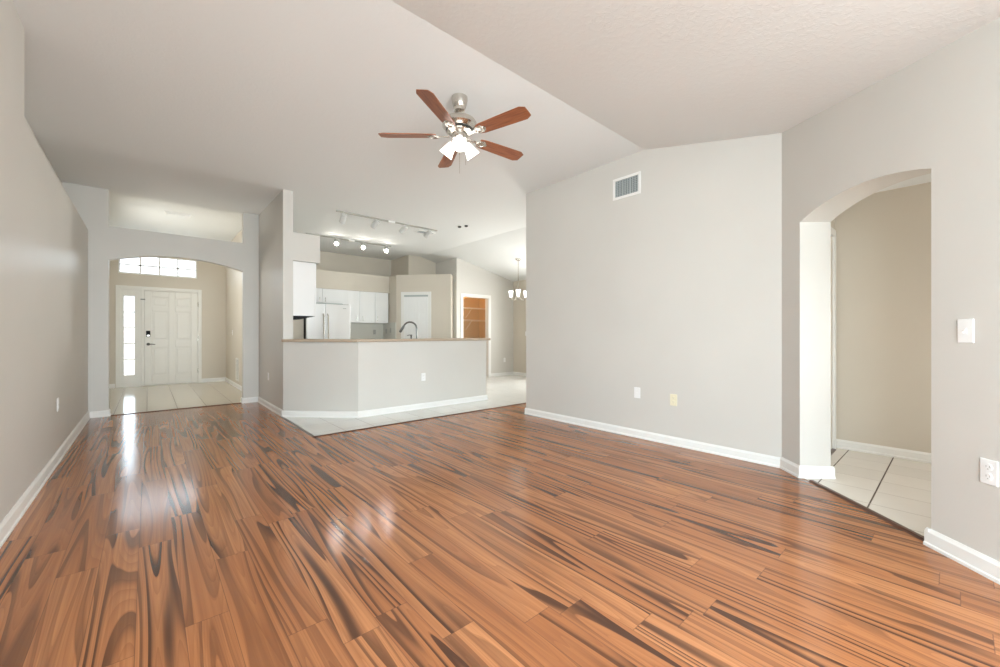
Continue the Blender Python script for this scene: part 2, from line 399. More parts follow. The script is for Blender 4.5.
# kitchen shell
wk = MB()
wk.box(1.5, 2.405, 8.87, 9.63, 0, 2.135); wk.box(1.5, 4.52, 9.63, 9.95, 0, 2.135)
wk.box(1.5, 4.5, 9.3, 9.95, 2.135, 2.545)             # soffit over the cabinets
wk.box(1.5, 5.1, 9.95, 10.05, 0, ZC + 0.05)
wk.box(4.87, 5.0, 9.1, 9.95, 0, ZC + 0.04); wk.box(4.87, 5.8, 9.0, 9.1, 0, ZC + 0.04)
struct(wk.build('wall_kitchen', 'beige'), 'beige kitchen walls with a soffit over the white cabinets')
wp = MB()   # pantry box: front diagonal, shelf top
PA, PB = Vector((4.5, 8.92, 0)), Vector((5.395, 7.92, 0))
wp.prism([PA, PB, (5.655, 8.20, 0), (5.655, 9.0, 0), (4.87, 9.0, 0), (4.87, 9.6, 0), (4.5, 9.6, 0)], (0, 0, 2.545))
struct(wp.build('wall_pantry', 'beige'), 'beige angled pantry box with an open shelf top')
Zs = lambda x: ZC - 0.224 * max(0, x - 5.2) + 0.03
CY = 8.05
CX0, CX1 = 5.835, 6.67       # closet opening
wc = MB()
def slopeprism(x0, x1, z0, y0, y1):
    wc.prism([(x0, y0, z0), (x1, y0, z0), (x1, y0, Zs(x1)), (x0, y0, Zs(x0))], (0, y1 - y0, 0))
slopeprism(5.655, CX0, 0, CY, CY + 0.12); slopeprism(CX1, 7.7, 0, CY, CY + 0.12); slopeprism(CX0, CX1, 2.06, CY, CY + 0.12)
slopeprism(5.655, 5.78, 0, CY + 0.12, 9.1)
struct(wc.build('wall_dining', 'wall'), 'greige dining wall with a sloping top and the open closet doorway')
wdr = MB(); wdr.box(7.55, 7.7, 6.6, 8.1, 0, 2.6); wdr.box(7.55, 7.7, 3.9, 5.2, 0, 2.6); wdr.box(7.55, 7.7, 5.2, 6.6, 2.1, 2.6); wdr.box(7.55, 7.7, 5.2, 6.6, 0, 0.8)
struct(wdr.build('wall_dining_right', 'beige'), 'beige dining wall past the chandelier')
wcl = MB(); wcl.box(5.78, 7.2, 9.0, 9.1, 0, 2.5); wcl.box(7.1, 7.2, 8.17, 9.0, 0, 2.5); wcl.box(5.78, 5.80, 8.17, 9.0, 0, 2.5); wcl.box(5.78, 7.2, 8.17, 9.0, 2.44, 2.5)
struct(wcl.build('wall_closet', 'tan'), 'closet walls with warm bulb light put into their tan colour')

# breakfast bar half wall
BB = [(1.375, 6.03), (2.115, 5.29), (4.33, 5.29), (4.33, 5.41), (2.165, 5.41), (1.5, 6.075), (1.5, 6.03)]
bw = MB().prism([(x, y, 0) for x, y in BB[:6]], (0, 0, 1.01))
struct(bw.build('wall_bar', 'wall'), 'greige half wall of the breakfast bar')

# ------------------------------------------------------------------ baseboards
def base(mb, a, b, nrm, h=0.085, t=0.014, shoe=True):
    a = Vector((*a, 0)); b = Vector((*b, 0)); n = Vector((*nrm, 0)).normalized(); Z = Vector((0, 0, 1))
    prof = [(0, 0), (t + (0.006 if shoe else 0), 0), (t + (0.006 if shoe else 0), 0.014), (t, 0.02), (t, h - 0.018), (t * 0.45, h - 0.004), (t * 0.35, h), (0, h)]
    mb.prism([a + n * u + Z * v for u, v in prof], b - a)
def bbd(name, runs, label, **k):
    mb = MB()
    for r in runs: base(mb, *r, **k)
    struct(mb.build(name, 'white'), label, 'baseboard')
bbd('baseboard_left', [((XL, -0.4), (XL, YA), (1, 0))], 'white baseboard along the left wall', h=0.10)
bbd('baseboard_arch', [((XL, YA), (AX0 + 0.015, YA), (0, -1)), ((AX0, YA), (AX0, YA + 0.13), (1, 0)), ((AX1 - 0.015, YA), (1.375, YA), (0, -1)), ((AX1, YA), (AX1, YA + 0.13), (-1, 0))], 'white baseboards at the foot of the foyer arch')
bbd('baseboard_wing', [((1.375, YA), (1.375, 6.02), (-1, 0))], 'white baseboard along the wing wall')
bn = Vector((-1, -1))
bbd('baseboard_bar', [((1.365, 6.025), (2.112, 5.278), (-1, -1)), ((2.105, 5.29), (4.345, 5.29), (0, -1)), ((4.33, 5.28), (4.33, 5.41), (1, 0))], 'white baseboard around the breakfast bar')
bbd('baseboard_right', [((XR, 3.995), (XR, 0.968), (-1, 0)), ((XR - 0.015, 3.985), (4.3, 3.985), (0, 1))], 'white baseboard along the right wall')
dR = lambda s_, n_: tuple(dg(s_, n_, 0))[:2]
bbd('baseboard_diagonal', [(dR(0, 0), dR(S0 + 0.015, 0), (-R2, R2)), (dR(S0, -0.015), dR(S0, T + 0.02), (-R2, -R2)), (dR(S1 - 0.02, 0), dR(2.27, 0), (-R2, R2)), (dR(S1, -0.015), dR(S1, T + 0.02), (R2, R2))], 'white baseboard along the angled wall', h=0.092, t=0.016)
bbd('baseboard_hall', [((5.11, 0.80), (5.11, -1.2), (-1, 0))], 'white baseboard at the back of the side hall')
bbd('baseboard_foyer', [((-0.63, 11.55), (-0.52, 11.55), (0, -1)), ((0.91, 11.55), (1.395, 11.55), (0, -1)), ((1.395, 11.55), (1.395, 7.74), (-1, 0)), ((-0.63, 7.74), (-0.63, 11.55), (1, 0))], 'white baseboards in the foyer')
bbd('baseboard_dining', [((CX1 + 0.07, CY), (7.55, CY), (0, -1)), ((7.55, CY), (7.55, 4.0), (-1, 0))], 'white baseboards in the dining corner')

# ------------------------------------------------------------------ doors and windows
def casing(mb, x0, x1, z1, y, wd_=0.065, t=0.018, z0=0.0, sgn=-1):
    ya, yb = sorted((y, y + sgn * t))
    mb.box(x0 - wd_, x0, ya, yb, z0, z1 + wd_); mb.box(x1, x1 + wd_, ya, yb, z0, z1 + wd_); mb.box(x0, x1, ya, yb, z1, z1 + wd_)
# front door set: door_1
d1 = empty('door_1', (0, 11.55, 0)); struct(d1, 'white six panel front door with a glazed sidelight', 'door')
Y = 0.0
fr = MB(); casing(fr, -0.455, 0.875, 2.085, 0.0, 0.055)
fr.box(-0.115, -0.068, -0.012, 0.10, 0, 2.085); fr.box(-0.455, -0.43, -0.008, 0.1, 0, 2.085); fr.box(0.862, 0.875, -0.008, 0.1, 0, 2.085)
fr.box(-0.43, 0.862, -0.008, 0.1, 2.06, 2.085)
fr.box(-0.43, 0.862, 0.0, 0.12, 0.0, 0.012)
fr.build('door_frame', 'door', d1, bevel=0.003)
MB().box(-0.085, -0.04, 0.0555, 0.1, 0.0, 2.085).box(0.83, 0.875, 0.0555, 0.1, 0.0, 2.085).box(-0.085, 0.875, 0.0555, 0.1, 2.03, 2.085).box(-0.085, 0.875, 0.0555, 0.1, 0.0, 0.05).build('door_stop', 'door', d1)
sl = MB()   # sidelight panel around the glass
sl.box(-0.43, -0.385, 0.012, 0.06, 0.012, 2.06); sl.box(-0.218, -0.115, 0.012, 0.06, 0.012, 2.06); sl.box(-0.385, -0.218, 0.012, 0.06, 0.012, 0.25); sl.box(-0.385, -0.218, 0.012, 0.06, 1.92, 2.06)
sl = sl.build('sidelight', 'door', d1)
mu = MB()
for k in range(1, 5): z = 0.25 + k * 1.67 / 5; mu.box(-0.385, -0.218, 0.02, 0.05, z - 0.012, z + 0.012)
mu.box(-0.393, -0.383, 0.004, 0.014, 0.24, 1.93); mu.box(-0.22, -0.21, 0.004, 0.014, 0.24, 1.93)
mu.build('glazing_bar', 'white', sl)
MB().box(-0.385, -0.218, 0.034, 0.038, 0.25, 1.92).build('pane', 'obscure', sl)
lf = MB()   # six panel leaf: stiles, rails and raised panels
lx0, lx1 = -0.066, 0.86; lw = lx1 - lx0
lf.box(lx0, lx1, 0.030, 0.055, 0.014, 2.058)
xs = [lx0, lx0 + 0.125, lx0 + lw / 2 - 0.055, lx0 + lw / 2 + 0.055, lx1 - 0.125, lx1]
for xa, xb in ((xs[0], xs[1]), (xs[2], xs[3]), (xs[4], xs[5])): lf.box(xa, xb, 0.010, 0.030, 0.014, 2.058)
zr = [0.014, 0.22, 0.83, 0.99, 1.62, 1.72, 1.93, 2.058]
for za, zb in ((zr[0], zr[1]), (zr[2], zr[3]), (zr[4], zr[5]), (zr[6], zr[7])):
    lf.box(xs[1], xs[2], 0.010, 0.030, za, zb); lf.box(xs[3], xs[4], 0.010, 0.030, za, zb)
for xa, xb in ((xs[1], xs[2]), (xs[3], xs[4])):
    for za, zb in ((zr[1], zr[2]), (zr[3], zr[4]), (zr[5], zr[6])): lf.box(xa + 0.035, xb - 0.035, 0.016, 0.030, za + 0.035, zb - 0.035)
leaf = lf.build('door_leaf', 'door', d1, bevel=0.007)
MB().box(-0.035, 0.035, -0.012, 0.012, 1.06, 1.19).build('keypad_deadbolt', 'black', leaf, bevel=0.006)
MB().box(-0.022, 0.022, -0.024, -0.012, 1.07, 1.10).build('thumb_turn', 'nickel', leaf, bevel=0.003)
rx = Matrix.Translation((0.0, 0.012, 0.90)) @ Matrix.Rotation(math.pi / 2, 4, 'X')
h_ = MB().lathe([(0, 0), (0.03, 0), (0.03, 0.012), (0.011, 0.016), (0.011, 0.045), (0, 0.045)], 20, rx)
h_.tube([(0.0, -0.034, 0.90), (0.05, -0.038, 0.902), (0.115, -0.034, 0.893)], [0.011, 0.009, 0.007], 10)
h_.build('lever_handle', 'bronze', leaf, smooth=True)
for z in (0.28, 1.03, 1.80):
    MB().lathe([(0, -0.05), (0.008, -0.05), (0.008, 0.05), (0, 0.05)], 10, Matrix.Translation((0.864, -0.004, z))).build('hinge', 'nickel', d1)
MB().box(-0.125, -0.05, -0.02, -0.012, 1.855, 1.875).build('flip_latch', 'bronze', d1)
# transom
w1 = empty('window_1', (0, 11.55, 0)); struct(w1, 'bright transom window over the front door', 'window')
tf = MB(); tf.box(-0.47, 0.845, 0.02, 0.08, 2.395, 2.425); tf.box(-0.47, 0.845, 0.02, 0.08, 2.79, 2.82); tf.box(-0.47, -0.445, 0.02, 0.08, 2.425, 2.79); tf.box(0.82, 0.845, 0.02, 0.08, 2.425, 2.79)
tf.build('window_frame', 'white', w1)
tb = MB()
for k in (1, 2, 3): x = -0.445 + k * 1.265 / 4; tb.box(x - 0.013, x + 0.013, 0.035, 0.06, 2.425, 2.79)
tb.box(-0.445, 0.82, 0.035, 0.06, 2.582, 2.606)
tb.build('glazing_bar', 'white', w1)
MB().box(-0.445, 0.82, 0.046, 0.05, 2.425, 2.79).build('pane', 'obscure', w1)
# rear, left, dining, hall and foyer windows: added unseen to let fill light in
def win(name, lab, x0, x1, z0, z1, M4, nb_=2):
    o = bpy.data.objects.new(name, None); COL.objects.link(o); o.matrix_world = M4; struct(o, lab, 'window')
    g = MB(); g.box(x0, x0 + 0.05, 0, 0.06, z0, z1); g.box(x1 - 0.05, x1, 0, 0.06, z0, z1); g.box(x0, x1, 0, 0.06, z0, z0 + 0.05); g.box(x0, x1, 0, 0.06, z1 - 0.05, z1)
    for k in range(1, nb_):
        x = x0 + (x1 - x0) * k / nb_; g.box(x - 0.03, x + 0.03, 0, 0.06, z0, z1)
    g.build('window_frame', 'white', o)
    MB().box(x0 + 0.05, x1 - 0.05, 0.028, 0.032, z0 + 0.05, z1 - 0.05).build('pane', 'glass', o)
win('window_2', 'added unseen white framed patio glazing in the rear wall', -0.5, 1.9, 0, 2.35, Matrix.Translation((0, -3.69, 0)), 3)
win('window_3', 'added unseen white framed window in the left wall', 0, 3.0, 0.1, 2.3, Matrix.Translation((-0.66, -3.4, 0)) @ Matrix.Rotation(math.pi / 2, 4, 'Z'), 2)
win('window_4', 'added unseen white framed window in the dining wall', 0, 1.4, 0.8, 2.1, Matrix.Translation((7.66, 5.2, 0)) @ Matrix.Rotation(math.pi / 2, 4, 'Z'), 3)

win('window_6', 'added unseen white framed window at the end of the side hall', 3.65, 4.65, 0.3, 1.6, Matrix.Translation((0, -1.28, 0)), 1)
win('window_5', 'added unseen white framed window in the hidden left wall of the foyer', 0, 0.95, 1.7, 2.3, Matrix.Translation((-0.68, 8.7, 0)) @ Matrix.Rotation(math.pi / 2, 4, 'Z'), 2)
# pantry bifold door: door_2, on the diagonal box
pd = (PB - PA).normalized(); plen = (PB - PA).length
def px_on_diag(px):
    u = (px - 500) / 401.08; dx = math.sin(YAW) + u * math.cos(YAW); dy = math.cos(YAW) - u * math.sin(YAW)
    # solve PA + s*pd on the ray
    det = pd.x * (-dy) - pd.y * (-dx)
    return ((-PA.x) * (-dy) - (-PA.y) * (-dx)) / det
d2 = empty('door_2', PA, math.atan2(pd.y, pd.x)); struct(d2, 'white bifold pantry door with a grey top track', 'door')
q0, q1 = px_on_diag(404.2), px_on_diag(428.2)
g = MB(); casing(g, q0, q1, 2.055, 0.0, 0.075, 0.018); g.build('door_casing', 'white', d2, bevel=0.003)
MB().box(q0, q1, -0.007, -0.001, 2.015, 2.055).build('top_track', 'slate', d2)
qm = (q0 + q1) / 2
for xa, xb in ((q0 + 0.004, qm - 0.002), (qm + 0.002, q1 - 0.004)):
    g = MB(); g.box(xa, xb, -0.006, -0.001, 0.015, 2.012); s_ = 0.075
    zz = [0.015, 0.2, 0.92, 1.06, 1.62, 1.74, 1.90, 2.012]
    g.box(xa, xa + s_, -0.018, -0.006, 0.015, 2.012); g.box(xb - s_, xb, -0.018, -0.006, 0.015, 2.012)
    for za, zb in ((zz[0], zz[1]), (zz[2], zz[3]), (zz[4], zz[5]), (zz[6], zz[7])): g.box(xa + s_, xb - s_, -0.018, -0.006, za, zb)
    for za, zb in ((zz[1], zz[2]), (zz[3], zz[4]), (zz[5], zz[6])): g.box(xa + s_ + 0.02, xb - s_ - 0.02, -0.011, -0.006, za + 0.02, zb - 0.02)
    g.build('door_leaf', 'cab', d2, bevel=0.002)
# closet doorway casing
g = MB(); casing(g, CX0, CX1, 2.06, CY, 0.065, 0.018); g.box(CX0 - 0.001, CX0 + 0.016, CY - 0.01, CY + 0.13, 0, 2.06); g.box(CX1 - 0.016, CX1 + 0.001, CY - 0.01, CY + 0.13, 0, 2.06); g.box(CX0, CX1, CY - 0.01, CY + 0.13, 2.044, 2.061)
struct(g.build('trim_5', 'white', bevel=0.003), 'white casing around the open closet doorway', 'trim')
# hall door: door_3, seen edge on past the arch jamb
d3 = empty('door_3', (0, 0.80, 0)); struct(d3, 'cream side hall door with white casing seen edge on', 'door')
g = MB(); casing(g, 4.27, 4.99, 2.06, 0.0, 0.07, 0.02); g.build('door_casing', 'white', d3, bevel=0.003)
MB().box(4.27, 4.99, 0.03, 0.065, 0.01, 2.06).build('door_leaf', 'door', d3)
MB().box(4.27, 4.99, -0.03, 0.03, 0.0, 0.01).build('sill', 'threshold', d3)

# ------------------------------------------------------------------ breakfast bar top, sink run, faucet
ct = MB(); zt0, zt1 = 1.012, 1.05
ct.prism([(1.35, 6.005, zt0), (2.085, 5.255, zt0), (4.40, 5.255, zt0), (4.40, 5.56, zt0), (2.23, 5.56, zt0), (1.52, 6.27, zt0), (1.502, 6.27, zt0), (1.502, 6.028, zt0), (1.36, 6.028, zt0)], (0, 0, zt1 - zt0))
tag(ct.build('bar_countertop', 'counter', bevel=0.008), 'tan laminate raised top along the breakfast bar', 'countertop')
bc = empty('sink_cabinet', (3.2, 5.75, 0), 0, 'white sink cabinet run behind the breakfast bar half wall', 'cabinet')
MB().box(-0.9, 1.1, -0.325, 0.25, 0.0, 0.87).build('carcass', 'cab', bc)
MB().box(-0.92, 1.12, -0.33, 0.29, 0.87, 0.91).build('worktop', 'counter', bc, bevel=0.004)
def px_dir(px):
    u = (px - 500) / 401.08
    return Vector((math.sin(YAW) + u * math.cos(YAW), math.cos(YAW) - u * math.sin(YAW), 0))
def at_y(px, y): d = px_dir(px); return d.x * y / d.y
fxx = at_y(416.8, 5.62)
fa = empty('kitchen_faucet', (fxx, 5.62, 0.91), 0, 'dark steel gooseneck faucet arching above the bar top', 'faucet')
MB().lathe([(0, 0), (0.028, 0), (0.028, 0.012), (0.019, 0.02), (0.019, 0.10), (0, 0.10)], 18).build('base', 'chrome', fa, smooth=True)
sd = Vector((-0.752, 0.659, 0)); R_ = 0.108
pts = [(0, 0, 0.08), (0, 0, 0.29)]
for k in range(1, 13):
    t_ = math.pi * k / 12 * 0.86; pts.append(tuple(sd * (R_ - R_ * math.cos(t_)) + Vector((0, 0, 0.29 + R_ * math.sin(t_)))))
MB().tube(pts, 0.0135, 14).build('neck', 'chrome', fa, smooth=True)
e0 = Vector(pts[-1]); ed = (Vector(pts[-1]) - Vector(pts[-2])).normalized()
MB().tube([e0, e0 + ed * 0.03, e0 + ed * 0.10, e0 + ed * 0.115], [0.015, 0.019, 0.022, 0.017], 14).build('spray_head', 'chrome', fa, smooth=True)
sx = at_y(411.2, 5.64)
so = empty('soap_dispenser', (sx, 5.64, 0.91), 0, 'tiny dark soap pump beside the gooseneck faucet', 'soap dispenser')
MB().lathe([(0, 0), (0.02, 0), (0.02, 0.01), (0.011, 0.02), (0.011, 0.17), (0.015, 0.18), (0.015, 0.2), (0, 0.2)], 14).build('pump', 'chrome', so, smooth=True)
MB().tube([(0, 0, 0.19), (-0.02, 0.015, 0.195), (-0.05, 0.04, 0.185)], 0.006, 8).build('spout', 'chrome', so, smooth=True)

# ------------------------------------------------------------------ kitchen cabinets and fridge
def door_slab(mb, x0, x1, y, z0, z1, t=0.018):
    mb.box(x0, x1, y - t, y, z0, z1)
    b_ = 0.05
    mb.box(x0 + b_, x1 - b_, y - t - 0.003, y - t, z0 + b_, z1 - b_)
def bar_handle(x, y, z0, z1, parent):
    g = MB(); g.tube([(x, y - 0.03, z0), (x, y - 0.03, z1)], 0.006, 8); g.tube([(x, y, z0 + 0.012), (x, y - 0.03, z0 + 0.012)], 0.005, 8); g.tube([(x, y, z1 - 0.012), (x, y - 0.03, z1 - 0.012)], 0.005, 8)
    return g.build('handle', 'nickel', parent, smooth=True)
def wall_cab(loc, wd_, dp, ht, doors, lab, handles):
    o = empty('wall_cabinet', loc, 0, lab, 'cabinet', 'white wall cabinets in the kitchen')
    MB().box(0, wd_, 0, dp, 0, ht).build('carcass', 'cab', o)
    for (a_, b_), hx in zip(doors, handles):
        g = MB(); door_slab(g, a_ + 0.002, b_ - 0.002, -0.001, 0.003, ht - 0.003); dd = g.build('door', 'cab', o, bevel=0.002)
        bar_handle(hx, -0.018, 0.05, 0.16, dd)
    return o
YU = 9.3
xa, xm, xb, xc = at_y(344.5, YU), at_y(359.4, YU), at_y(374.8, YU), at_y(388, YU)
wall_cab((xa, YU, 1.385), xb - xa - 0.002, 0.325, 0.745, [(0, xm - xa), (xm - xa, xb - xa - 0.002)], 'white two door wall cabinet right of the steel refrigerator', [xm - xa - 0.07, xm - xa + 0.07])
wall_cab((xb, YU, 1.385), xc - xb, 0.325, 0.745, [(0, xc - xb)], 'white single door wall cabinet at the right end of its row', [0.05])
xo0, xo1 = 2.405, xa - 0.003
ov = empty('wall_cabinet', (xo0, 9.28, 1.80), 0, 'short white wall cabinet directly above the steel refrigerator', 'cabinet', 'white wall cabinets in the kitchen')
MB().box(0, xo1 - xo0, 0, 0.34, 0, 0.33).build('carcass', 'cab', ov)
xs_ = at_y(322, 9.28) - xo0
for a_, b_, kx in ((0, xs_, xs_ - 0.06), (xs_, xo1 - xo0, xs_ + 0.06)):
    g = MB(); door_slab(g, a_ + 0.002, b_ - 0.002, -0.001, 0.003, 0.327); dd = g.build('door', 'cab', ov, bevel=0.002)
    bar_handle(kx, -0.018, 0.04, 0.13, dd)
# cabinet on the wing wall, its side panel facing the room
wcab = empty('wall_cabinet', (1.503, 6.05, 1.375), 0, 'tall white wall cabinet seen from its side beside the wing wall', 'cabinet', 'white wall cabinets in the kitchen')
MB().box(0, 0.285, 0, 0.76, 0, 0.755).build('carcass', 'cab', wcab, bevel=0.002)
for k in range(2):
    g = MB(); g.box(0.287, 0.305, 0.002 + 0.38 * k, 0.378 + 0.38 * k, 0.003, 0.752); dd = g.build('door', 'cab', wcab, bevel=0.002)
    g = MB(); y_ = 0.34 + 0.08 * k; g.tube([(0.33, y_, 0.05), (0.33, y_, 0.16)], 0.006, 8); g.tube([(0.305, y_, 0.06), (0.33, y_, 0.06)], 0.005, 8); g.tube([(0.305, y_, 0.15), (0.33, y_, 0.15)], 0.005, 8)
    g.build('handle', 'nickel', dd)
rh = MB(); rh.prism([(1.505, 6.07, 1.372), (1.80, 6.07, 1.372), (1.72, 6.07, 1.355), (1.60, 6.07, 1.325), (1.505, 6.07, 1.322)], (0, 0.6, 0))
tag(rh.build('range_hood', 'black'), 'thin black hood under the tall white cabinet by the wing wall', 'range hood')
# refrigerator
XF0, XF1, YFr = 2.42, at_y(350.3, 8.72), 8.72
fr_ = empty('refrigerator', ((XF0 + XF1) / 2, YFr, 0), 0, 'stainless steel side by side refrigerator beneath the short cabinet', 'refrigerator')
hw = (XF1 - XF0) / 2
MB().box(-hw, hw, 0.07, 0.86, 0.02, 1.76).build('cabinet_body', 'black', fr_)
xsp = at_y(325.3, YFr) - (XF0 + XF1) / 2
for a_, b_, hx in ((-hw, xsp - 0.004, xsp - 0.045), (xsp + 0.004, hw, xsp + 0.045)):
    dd = MB().box(a_, b_, 0.0, 0.065, 0.08, 1.75).build('door', 'steel', fr_, bevel=0.005)
    g = MB(); g.tube([(hx, 0.0, 0.62), (hx, -0.05, 0.66), (hx, -0.062, 1.05), (hx, -0.05, 1.5), (hx, 0.0, 1.54)], 0.013, 10); g.build('handle', 'nickel', dd, smooth=True)
MB().box(-hw + 0.02, hw - 0.16, 0.02, 0.12, 1.755, 1.775).build('hinge_cover', 'slate', fr_)
MB().box(hw - 0.16, hw - 0.09, -0.003, 0.0, 1.66, 1.675).build('badge', 'slate', fr_)
# back counter and tiled backsplash
bs = MB().box(3.36, 4.5, 9.61, 9.63, 0.91, 1.38)
struct(bs.build('trim_6', 'bs'), 'pale tiled backsplash under the wall cabinets', 'backsplash')
bs = MB().box(4.485, 4.5, 8.93, 9.61, 0.91, 1.40)
struct(bs.build('trim_7', 'bs'), 'short return of pale tiled backsplash beside the pantry', 'backsplash')
cu = empty('base_cabinet', (3.36, 9.02, 0), 0, 'white base cabinet under the tiled backsplash', 'cabinet')
MB().box(0, 1.12, 0, 0.585, 0, 0.87).build('carcass', 'cab', cu)
MB().box(-0.0, 1.12, -0.03, 0.585, 0.87, 0.91).build('worktop', 'counter', cu)

# ------------------------------------------------------------------ outlets and switches
def plate(name, loc, rz, lab, cat, kind='outlet', mat='plastic', group=None):
    """plate faces local -Y"""
    o = empty(name, loc, rz, lab, cat, group)
    p_ = MB().box(-0.036, 0.036, -0.006, 0, -0.058, 0.058).build('cover_plate', mat, o, bevel=0.003)
    if kind == 'outlet':
        for z in (0.022, -0.022):
            MB().lathe([(0, 0), (0.0165, 0), (0.0165, 0.003), (0, 0.003)], 20, Matrix.Translation((0, -0.006, z)) @ Matrix.Rotation(math.pi / 2, 4, 'X')).build('receptacle', mat, o)
            g = MB(); g.box(-0.008, -0.0055, -0.0095, -0.0088, z - 0.002, z + 0.008); g.box(0.0055, 0.008, -0.0095, -0.0088, z - 0.002, z + 0.008); g.box(-0.0025, 0.0025, -0.0095, -0.0088, z - 0.011, z - 0.006)
            g.build('slot', 'greyplastic' if mat != 'greyplastic' else 'dark', o)
    elif kind == 'switch':
        MB().box(-0.006, 0.006, -0.008, -0.005, -0.013, 0.013).build('toggle_slot', mat, o)
        MB().prism([(-0.0045, -0.006, -0.004), (0.0045, -0.006, -0.004), (0.004, -0.02, -0.012), (-0.004, -0.02, -0.012)], (0, 0, 0.009)).build('toggle', mat, o)
    else:
        MB().lathe([(0, 0), (0.006, 0), (0.006, 0.006), (0, 0.006)], 12, Matrix.Translation((0, -0.006, 0)) @ Matrix.Rotation(math.pi / 2, 4, 'X')).build('cable_jack', mat, o)
    return o
H_ = math.pi / 2
G = 'wall plates'
plate('wall_outlet', (XL, 5.22, 0.50), H_, 'white outlet low on the long left wall', 'outlet')
plate('wall_outlet', (1.375, 6.906, 0.475), -H_, 'white outlet low on the shaded wing wall side', 'outlet')
plate('wall_outlet', (3.107, 5.29, 0.475), 0, 'white outlet on the front of the breakfast bar', 'outlet')
plate('cable_plate', (XR, 2.285, 0.485), -H_, 'white cable plate low on the large right wall', 'wall plate', 'jack')
plate('wall_outlet', (XR, 1.885, 0.455), -H_, 'ivory outlet low on the large right wall', 'outlet', mat='ivory')
p_ = dg(1.41, 0, 1.135); plate('light_switch', p_, -3 * math.pi / 4, 'white toggle switch right of the hall arch', 'switch', 'switch')
p_ = dg(1.509, 0, 0.484); plate('wall_outlet', p_, -3 * math.pi / 4, 'white outlet near the floor right of the hall arch', 'outlet')
plate('wall_outlet', (at_y(504.5, CY), CY, 0.42), 0, 'white outlet low on the dining wall beside the closet', 'outlet')
plate('light_switch', (1.395, 10.5, 1.15), -H_, 'white switch on the foyer side wall', 'switch', 'switch')
plate('light_switch', (7.55, 7.55, 1.13), -H_, 'white switch on the wall past the chandelier', 'switch', 'switch')
plate('wall_outlet', (at_y(374.5, 9.61), 9.61, 1.17), 0, 'grey outlet on the backsplash below the single cabinet', 'outlet', mat='greyplastic')
plate('wall_outlet', (4.485, 9.43, 1.19), -H_, 'grey outlet on the short side backsplash, further from the pantry', 'outlet', mat='greyplastic')
plate('light_switch', (4.485, 9.2, 1.21), -H_, 'grey switch on the short side backsplash, nearer the pantry', 'switch', 'switch', mat='greyplastic')

# ------------------------------------------------------------------ vents
v = empty('air_vent', (XR, 2.413, 2.752), -H_, 'square white framed air vent high on the right wall', 'vent')
hw, hh = 0.172, 0.12
g = MB(); t_ = 0.03
g.box(-hw, hw, -0.012, 0, hh - t_, hh); g.box(-hw, hw, -0.012, 0, -hh, -hh + t_); g.box(-hw, -hw + t_, -0.012, 0, -hh + t_, hh - t_); g.box(hw - t_, hw, -0.012, 0, -hh + t_, hh - t_)
g.build('frame', 'white', v, bevel=0.004)
MB().box(-hw + t_, hw - t_, -0.0015, -0.0005, -hh + t_, hh - t_).build('duct_backing', 'dark', v)
g = MB()
for k in range(14):
    x = -hw + t_ + 0.01 + k * (2 * (hw - t_) - 0.02) / 13
    g.box(x - 0.0045, x + 0.0045, -0.006, -0.002, -hh + t_, hh - t_)
g.build('vertical_slats', 'slate', v)
g = MB()
for k in range(9):
    z = -hh + t_ + 0.01 + k * (2 * (hh - t_) - 0.02) / 8
    g.box(-hw + t_, hw - t_, -0.009, -0.0065, z - 0.0022, z + 0.0022)
for x in (-0.045, 0.05): g.box(x - 0.006, x + 0.006, -0.0105, -0.009, -hh + t_, hh - t_)
g.build('cross_slats', 'slate', v)
def ceiling_register(loc, rz, L_, W_, lab, dark=True):
    o = empty('ceiling_register', loc, rz, lab, 'vent')
    g = MB(); t_ = 0.022
    g.box(-L_ / 2, L_ / 2, -W_ / 2, -W_ / 2 + t_, -0.012, 0); g.box(-L_ / 2, L_ / 2, W_ / 2 - t_, W_ / 2, -0.012, 0); g.box(-L_ / 2, -L_ / 2 + t_, -W_ / 2 + t_, W_ / 2 - t_, -0.012, 0); g.box(L_ / 2 - t_, L_ / 2, -W_ / 2 + t_, W_ / 2 - t_, -0.012, 0)
    g.build('frame', 'white', o)
    MB().box(-L_ / 2 + t_, L_ / 2 - t_, -W_ / 2 + t_, W_ / 2 - t_, -0.002, -0.0005).build('duct_backing', 'black' if dark else 'greyplastic', o)
    g = MB(); n_ = 4 if dark else 6
    for k in range(n_):
        y_ = -W_ / 2 + t_ + (k + 0.5) * (W_ - 2 * t_) / n_
        g.box(-L_ / 2 + t_, L_ / 2 - t_, y_ - 0.003, y_ + 0.003, -0.012, -0.004)
    g.build('louvres', 'slate' if dark else 'white', o)
    return o
ceiling_register((4.02, 6.78, ZC), 0, 0.36, 0.2, 'dark slotted ceiling register behind the front track light')
ceiling_register((0.39, 8.9, 3.2), 0, 0.36, 0.16, 'white ceiling register above the foyer', False)
rv = empty('return_vent', (1.395, 9.85, 0.385), -H_, 'low return air grille on the foyer side wall', 'vent')
g = MB(); g.box(-0.18, 0.18, -0.012, 0, 0.21, 0.235); g.box(-0.18, 0.18, -0.012, 0, -0.235, -0.21); g.box(-0.18, -0.155, -0.012, 0, -0.21, 0.21); g.box(0.155, 0.18, -0.012, 0, -0.21, 0.21); g.build('frame', 'door', rv)
MB().box(-0.155, 0.155, -0.002, -0.0005, -0.21, 0.21).build('duct_backing', 'greyplastic', rv)
g = MB()
for k in range(16): z = -0.2 + k * 0.4 / 15; g.box(-0.155, 0.155, -0.011, -0.003, z - 0.008, z + 0.004)
g.build('louvres', 'door', rv)
